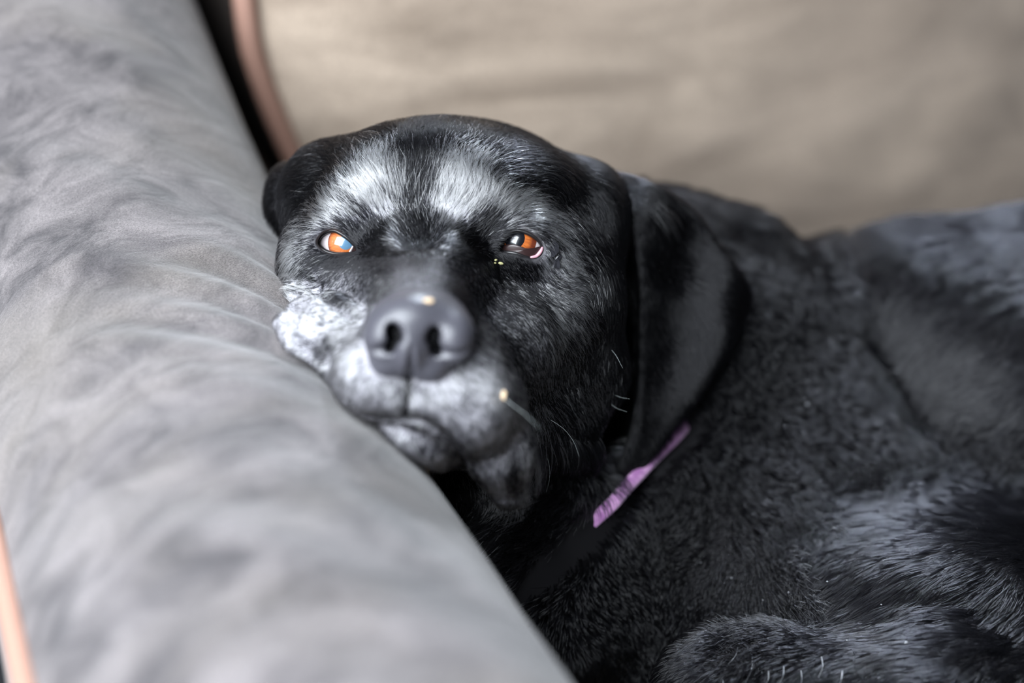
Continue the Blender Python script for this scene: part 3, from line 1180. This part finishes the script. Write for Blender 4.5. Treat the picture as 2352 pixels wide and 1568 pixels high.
cd[near] = np.min(np.linalg.norm(qc[near][:, None] - CR[None, np.r_[0:22, 98:120]], axis=2), axis=1)
dens[cd < 0.75] = 0
dens[((qc @ BASIS)[:, 2] < SEAT_Z + 1.0)] = 0
dens[(qx > 2750) | (qy > 1900)] *= 0.25
cnt = rng.poisson(qa * dens)
ri = np.repeat(np.arange(len(BQ)), cnt)
u1, u2 = rng.random((2, len(ri)))
cw_ = np.stack([(1 - u1) * (1 - u2), u1 * (1 - u2), u1 * u2, (1 - u1) * u2], 1)
RP = (qv[ri] * cw_[..., None]).sum(1)
RN = (BN[BQ[ri]] * cw_[..., None]).sum(1)
RN /= np.linalg.norm(RN, axis=1)[:, None] + 1e-9
RR = qr[ri]
n = len(RP)

fl = flow(RP)
turn = 0.22 * wave(RP, 2.2, 11) + rng.normal(0, 0.16, n)
ct, st = np.cos(turn), np.sin(turn)
fl = np.stack([fl[:, 0] * ct - fl[:, 1] * st, fl[:, 0] * st + fl[:, 1] * ct], 1)
RX0 = project(RP)[0]
D3 = np.stack([fl[:, 0], -fl[:, 1], np.full(n, 0.25)], 1)
D3[(RR == 2) & (RX0 < 720)] = (-0.15, -0.25, 1.0)
T = D3 - (D3 * RN).sum(1)[:, None] * RN
T /= np.linalg.norm(T, axis=1)[:, None] + 1e-6
RX, RY = project(RP)
gsh = grey_share(RP)
LEN = np.array([0.66, 0.28, 0.5, 1.35, 1.35])[RR]
brow = np.exp(-0.5 * (((RX - 850) / 90) ** 2 + ((RY - 430) / 80) ** 2)) + np.exp(-0.5 * (((RX - 1110) / 110) ** 2 + ((RY - 440) / 80) ** 2))
LEN = LEN * (1 + 0.35 * np.clip(brow, 0, 1))
short = np.exp(-0.5 * (((RX - 800) / 60) ** 2 + ((RY - 570) / 50) ** 2)) + np.exp(-0.5 * (((RX - 1190) / 65) ** 2 + ((RY - 575) / 45) ** 2)) + np.exp(-0.5 * (((RX - 960) / 80) ** 2 + ((RY - 620) / 50) ** 2))
LEN = LEN * (1 - 0.68 * np.clip(short * (RP[:, 2] < 3), 0, 1))
LEN = LEN * (1 - 0.45 * np.clip((RR == 0) * (RY - 900) / 200, 0, 0.5))
LEN = LEN * np.where((RR <= 1) & (RX < 740) & (RY > 630), 0.62, 1.0)
LEN = LEN * rng.uniform(0.65, 1.25, n)
lift = np.array([0.40, 0.36, 0.3, 0.26, 0.26])[RR] * rng.uniform(0.6, 1.5, n)
# on chest, neck and the hollow behind the elbow the coat stands up and swallows the light
stand = np.zeros(n)
for cx_, cy_, sx_, sy_ in ((1620, 1020, 230, 260), (1450, 1350, 180, 200), (1780, 780, 150, 150), (1700, 1350, 160, 150), (2120, 1060, 260, 70), (1900, 950, 110, 160), (1880, 560, 60, 50)):
    stand = np.maximum(stand, np.exp(-0.5 * (((RX - cx_) / sx_) ** 2 + ((RY - cy_) / sy_) ** 2) ** 1.6))
lift = lift + np.where(RR >= 3, stand, 0) * rng.uniform(1.8, 3.2, n)
K = 5
ts = np.linspace(0, 1, K)
side = np.cross(RN, T)
curl = rng.normal(0, 0.12, n)
pts = np.zeros((n, K, 3))
pos = RP - RN * 0.01
pts[:, 0] = pos
for j in range(1, K):
    d = T + RN * (lift * (1.1 - 1.25 * ts[j]))[:, None] + side * (curl * ts[j])[:, None]
    d /= np.linalg.norm(d, axis=1)[:, None]
    pos = pos + d * (LEN / (K - 1))[:, None]
    pts[:, j] = pos
# hairs of the trunk gather into small locks
tr = np.where(RR >= 3)[0]
cell = np.floor(RP[tr] / np.array([0.42, 0.42, 0.42]) + 0.35 * np.stack([wave(RP[tr], 5.0, 31), wave(RP[tr], 5.0, 32), wave(RP[tr], 5.0, 33)], 1)).astype(np.int64)
_, ci = np.unique(cell @ np.array([1, 4001, 16000003]), return_inverse=True)
ci = ci.ravel()
nc = ci.max() + 1
num = np.bincount(ci, minlength=nc)
jit = rng.normal(0, 0.045, (nc, 3))
jit[:, 2] *= 0.3
for j in range(1, K):
    mean = np.stack([np.bincount(ci, pts[tr, j, d], nc) / num for d in range(3)], 1)
    pts[tr, j] += (mean[ci] - pts[tr, j]) * ((0.4 * ts[j] ** 1.5) * (1 - 0.9 * stand[tr]))[:, None] + jit[ci] * (LEN[tr] * ts[j] * (1 - 0.8 * stand[tr]))[:, None] * 1.5
# keep hairs out of the armrest
pw = pts.reshape(-1, 3) @ BASIS
ad = arm_sdf_world(pw).reshape(n, K)
ok = ad.min(1) > -0.08
# colour of each hair
spk = np.clip(0.5 + 0.4 * wave(RP, 7.0, 21) + 0.4 * wave(RP, 24.0, 22), 0, 1)
prob = np.clip(gsh * 1.15 * (0.5 + 0.7 * spk), 0, 0.97)
mot = np.clip(0.5 + 0.3 * wave(RP, 13.0, 23, 24) + rng.normal(0, 0.3, n), 0, 1)
prob = np.where((RR == 1), np.clip(gsh * (0.45 + 0.85 * mot), 0, 0.95), prob)
white = rng.random(n) < prob
stray = (rng.random(n) < 0.006) & (RR <= 1)
white |= stray
shade = rng.uniform(0.5, 1.0, n)
colw = shade[:, None] * np.array([0.80, 0.82, 0.92])
dk = rng.uniform(0.5, 1.6, n)[:, None] * np.array([0.0055, 0.0055, 0.0068])
hc = np.where(white[:, None], colw, dk)
RADB = np.array([0.0112, 0.0092, 0.010, 0.017, 0.015])[RR] * rng.uniform(0.75, 1.25, n)
RADB = RADB * np.where(white, 1.15, 1.0)
IORS = np.where(white, 1.5, np.where(RR >= 3, 1.42, 1.31))

M_fur = bpy.data.materials.new('dog_fur')
M_fur.use_nodes = True
nt = M_fur.node_tree
for nd in list(nt.nodes):
    if nd.type == 'BSDF_PRINCIPLED':
        nt.nodes.remove(nd)
hb = nt.nodes.new('ShaderNodeBsdfHairPrincipled')
hb.model = 'CHIANG'
hb.parametrization = 'COLOR'
hb.inputs['Roughness'].default_value = 0.18
hb.inputs['Radial Roughness'].default_value = 0.5
hb.inputs['Coat'].default_value = 0.0
hb.inputs['IOR'].default_value = 1.45
ha = nt.nodes.new('ShaderNodeAttribute')
ha.attribute_name = 'hair_color'
nt.links.new(ha.outputs['Color'], hb.inputs['Color'])
hi = nt.nodes.new('ShaderNodeAttribute')
hi.attribute_name = 'hair_ior'
nt.links.new(hi.outputs['Fac'], hb.inputs['IOR'])
nt.links.new(hb.outputs[0], nt.nodes['Material Output'].inputs['Surface'])


def fur_object(name, pts, rad, col, ior, parent, label):
    """pts (n,k,3) in the face frame, cm"""
    n, k, _ = pts.shape
    h = bpy.data.hair_curves.new(name)
    h.add_curves([k] * n)
    h.attributes['position'].data.foreach_set('vector', to_world(pts.reshape(-1, 3)).astype(np.float32).ravel())
    tap = np.linspace(1, 0.25, k) ** 0.8
    ra = h.attributes.get('radius') or h.attributes.new('radius', 'FLOAT', 'POINT')
    ra.data.foreach_set('value', ((rad[:, None] * tap[None]) * 0.01).astype(np.float32).ravel())
    ca = h.attributes.new('hair_color', 'FLOAT_COLOR', 'CURVE')
    ca.data.foreach_set('color', np.hstack([col, np.ones((n, 1))]).astype(np.float32).ravel())
    ia = h.attributes.new('hair_ior', 'FLOAT', 'CURVE')
    ia.data.foreach_set('value', np.asarray(ior, np.float32))
    h.materials.append(M_fur)
    o = link(bpy.data.objects.new(name, h), parent)
    tag(o, label, kind='stuff')
    return o


if FUR:
    for i, (nm, lb) in enumerate((('head_fur', 'short black fur with white eyebrow patches'), ('muzzle_fur', 'short fur of the muzzle gone white and grey'),
                                  ('ear_fur', 'smooth black fur of the ears'), ('neck_and_back_fur', 'glossy black fur of neck and back'), ('leg_fur', 'glossy black fur of the front leg'))):
        m = (RR == i) & ok
        fur_object(nm, pts[m], RADB[m], hc[m], IORS[m], dog, lb)


# ------------------------------------------------------------------ whiskers, stray white hairs, flecks
M_whisk, nt, N, L, b = mat('whisker')
b.inputs['Base Color'].default_value = (0.30, 0.33, 0.33, 1)
b.inputs['Roughness'].default_value = 0.35


def fw(px, py, default=0.0):
    w = G.front(px, py)
    return default if w is None else w


for wp, dw, r in (([(1262, 962), (1295, 985), (1318, 1015), (1330, 1047)], 1.4, 0.018), ([(1252, 1035), (1262, 1070), (1262, 1100), (1255, 1130)], 1.2, 0.014),
                  ([(1150, 896), (1168, 922), (1205, 950), (1240, 985)], 1.2, 0.020), ([(1402, 800), (1416, 818), (1430, 845)], 0.9, 0.018),
                  ([(1408, 905), (1425, 912), (1446, 916)], 0.9, 0.015), ([(1400, 925), (1418, 938), (1440, 945)], 0.9, 0.015),
                  ([(760, 690), (720, 650), (690, 615)], 0.5, 0.008), ([(700, 548), (716, 520), (735, 498)], 0.6, 0.008)):
    w0 = fw(*wp[0])
    p3 = [P(a, b_, min(w0 - dw * t, fw(a, b_, 9) - 0.25 * (t > 0))) for (a, b_), t in zip(wp, np.linspace(0, 1, len(wp)))]
    p3 = spline(p3, 12)
    v, f = tube_mesh(to_world(p3), np.linspace(1, 0.3, 12) * r * 0.0055, 6)
    mesh_obj('whisker', v, f, M_whisk, dog)

sp_ = []
for a, b_ in (((1330, 1420), (1380, 1443)), ((1708, 1420), (1690, 1455)), ((1695, 1485), (1672, 1525)), ((1728, 1505), (1712, 1568)), ((1887, 1508), (1880, 1555)),
              ((1800, 1530), (1785, 1575)), ((1426, 1352), (1442, 1382)), ((1508, 1355), (1518, 1385)), ((1726, 1265), (1724, 1288)), ((1765, 1540), (1752, 1580)),
              ((1580, 1226), (1530, 1232)), ((1910, 1205), (1948, 1222)), ((1840, 1540), (1830, 1590)), ((1660, 1560), (1650, 1600)), ((1935, 1540), (1915, 1590))):
    ws = [fw(*a) - 0.55, fw(*b_) - 0.75]
    mid = ((a[0] + b_[0]) / 2 + 6, (a[1] + b_[1]) / 2)
    q = spline([P(*a, ws[0]), P(*mid, sum(ws) / 2 - 0.1), P(*b_, ws[1])], 6)
    sp_.append(q)
fur_object('white_guard_hairs', np.array(sp_), np.full(len(sp_), 0.018), np.full((len(sp_), 3), 0.75), np.full(len(sp_), 1.5), dog, 'single white hairs standing out of the black coat')


def blob(name, c, r, material, parent=None, squash=0.6, seed=0):
    bm = bmesh.new()
    bmesh.ops.create_icosphere(bm, subdivisions=2, radius=1.0)
    r2 = np.random.default_rng(seed)
    f3 = r2.normal(size=3) * 1.6
    for v_ in bm.verts:
        k_ = 1 + 0.28 * math.sin(float(np.dot(np.array(v_.co), f3)) * 2 + seed)
        q = np.array(v_.co) * k_ * r * np.array([1, 1, squash])
        v_.co = to_world(c + q)
    me = bpy.data.meshes.new(name)
    bm.to_mesh(me)
    bm.free()
    me.materials.append(material)
    return link(bpy.data.objects.new(name, me), parent)


M_crumb, nt, N, L, b = mat('tan_crumb')
b.inputs['Base Color'].default_value = (0.62, 0.46, 0.30, 1)
b.inputs['Roughness'].default_value = 0.8
M_crust, nt, N, L, b = mat('yellow_crust')
b.inputs['Base Color'].default_value = (0.42, 0.40, 0.19, 1)
b.inputs['Roughness'].default_value = 0.6
M_lint, nt, N, L, b = mat('pale_lint')
b.inputs['Base Color'].default_value = (0.3, 0.31, 0.33, 1)
b.inputs['Roughness'].default_value = 0.8
o = blob('crumb', P(984, 692, nfront(984, 692) - 0.02), np.array([0.16, 0.10, 0.10]), M_crumb, seed=2)
tag(o, 'small tan crumb lying on top of the dog\'s nose', 'crumb')
o = blob('crumb', P(1157, 908, fw(1157, 908) - 0.35), np.array([0.08, 0.16, 0.08]), M_crumb, seed=5)
tag(o, 'pale tan crumb stuck in the grey fur of the hanging lip', 'crumb')
for px, py, r, sd in ((1150, 605, 0.075, 1), (1139, 597, 0.045, 3), (1137, 604, 0.04, 6)):
    o = blob('eye_crust', P(px, py, fw(px, py) - 0.12), np.array([r * 1.2, r * 0.8, 0.06]), M_crust, dog, seed=sd)
    o['label'] = 'dried yellow crust below the eye'
M_tear = wet('wet_skin', (0.02, 0.02, 0.024), 0.12)
for px, py, rx, ry, sd in ((1268, 572, 0.22, 0.3, 4), (1276, 596, 0.2, 0.34, 8)):
    o = blob('tear_patch', P(px, py, fw(px, py) - 0.02), np.array([rx, ry, 0.14]), M_tear, dog, seed=sd)
    o['label'] = 'wet patch at the outer corner of the eye'
for i, (px, py) in enumerate(((1855, 928), (2062, 853), (1515, 1147), (1851, 1202), (1916, 1212), (1609, 1291), (1647, 1328), (1680, 1327), (1813, 1360), (1900, 1335), (2081, 1475), (1753, 1378), (1590, 1398), (2024, 1388), (1945, 1470))):
    big = 1.8 if px in (1813, 2081, 1855) else 1.0
    o = blob('lint_fleck', P(px, py, fw(px, py) - 0.6), np.array([0.034, 0.022, 0.025]) * big, M_lint, seed=i)
    tag(o, 'tiny pale fleck of lint caught in the black fur of the dog\'s body', 'lint', 'lint flecks on the dog\'s coat')
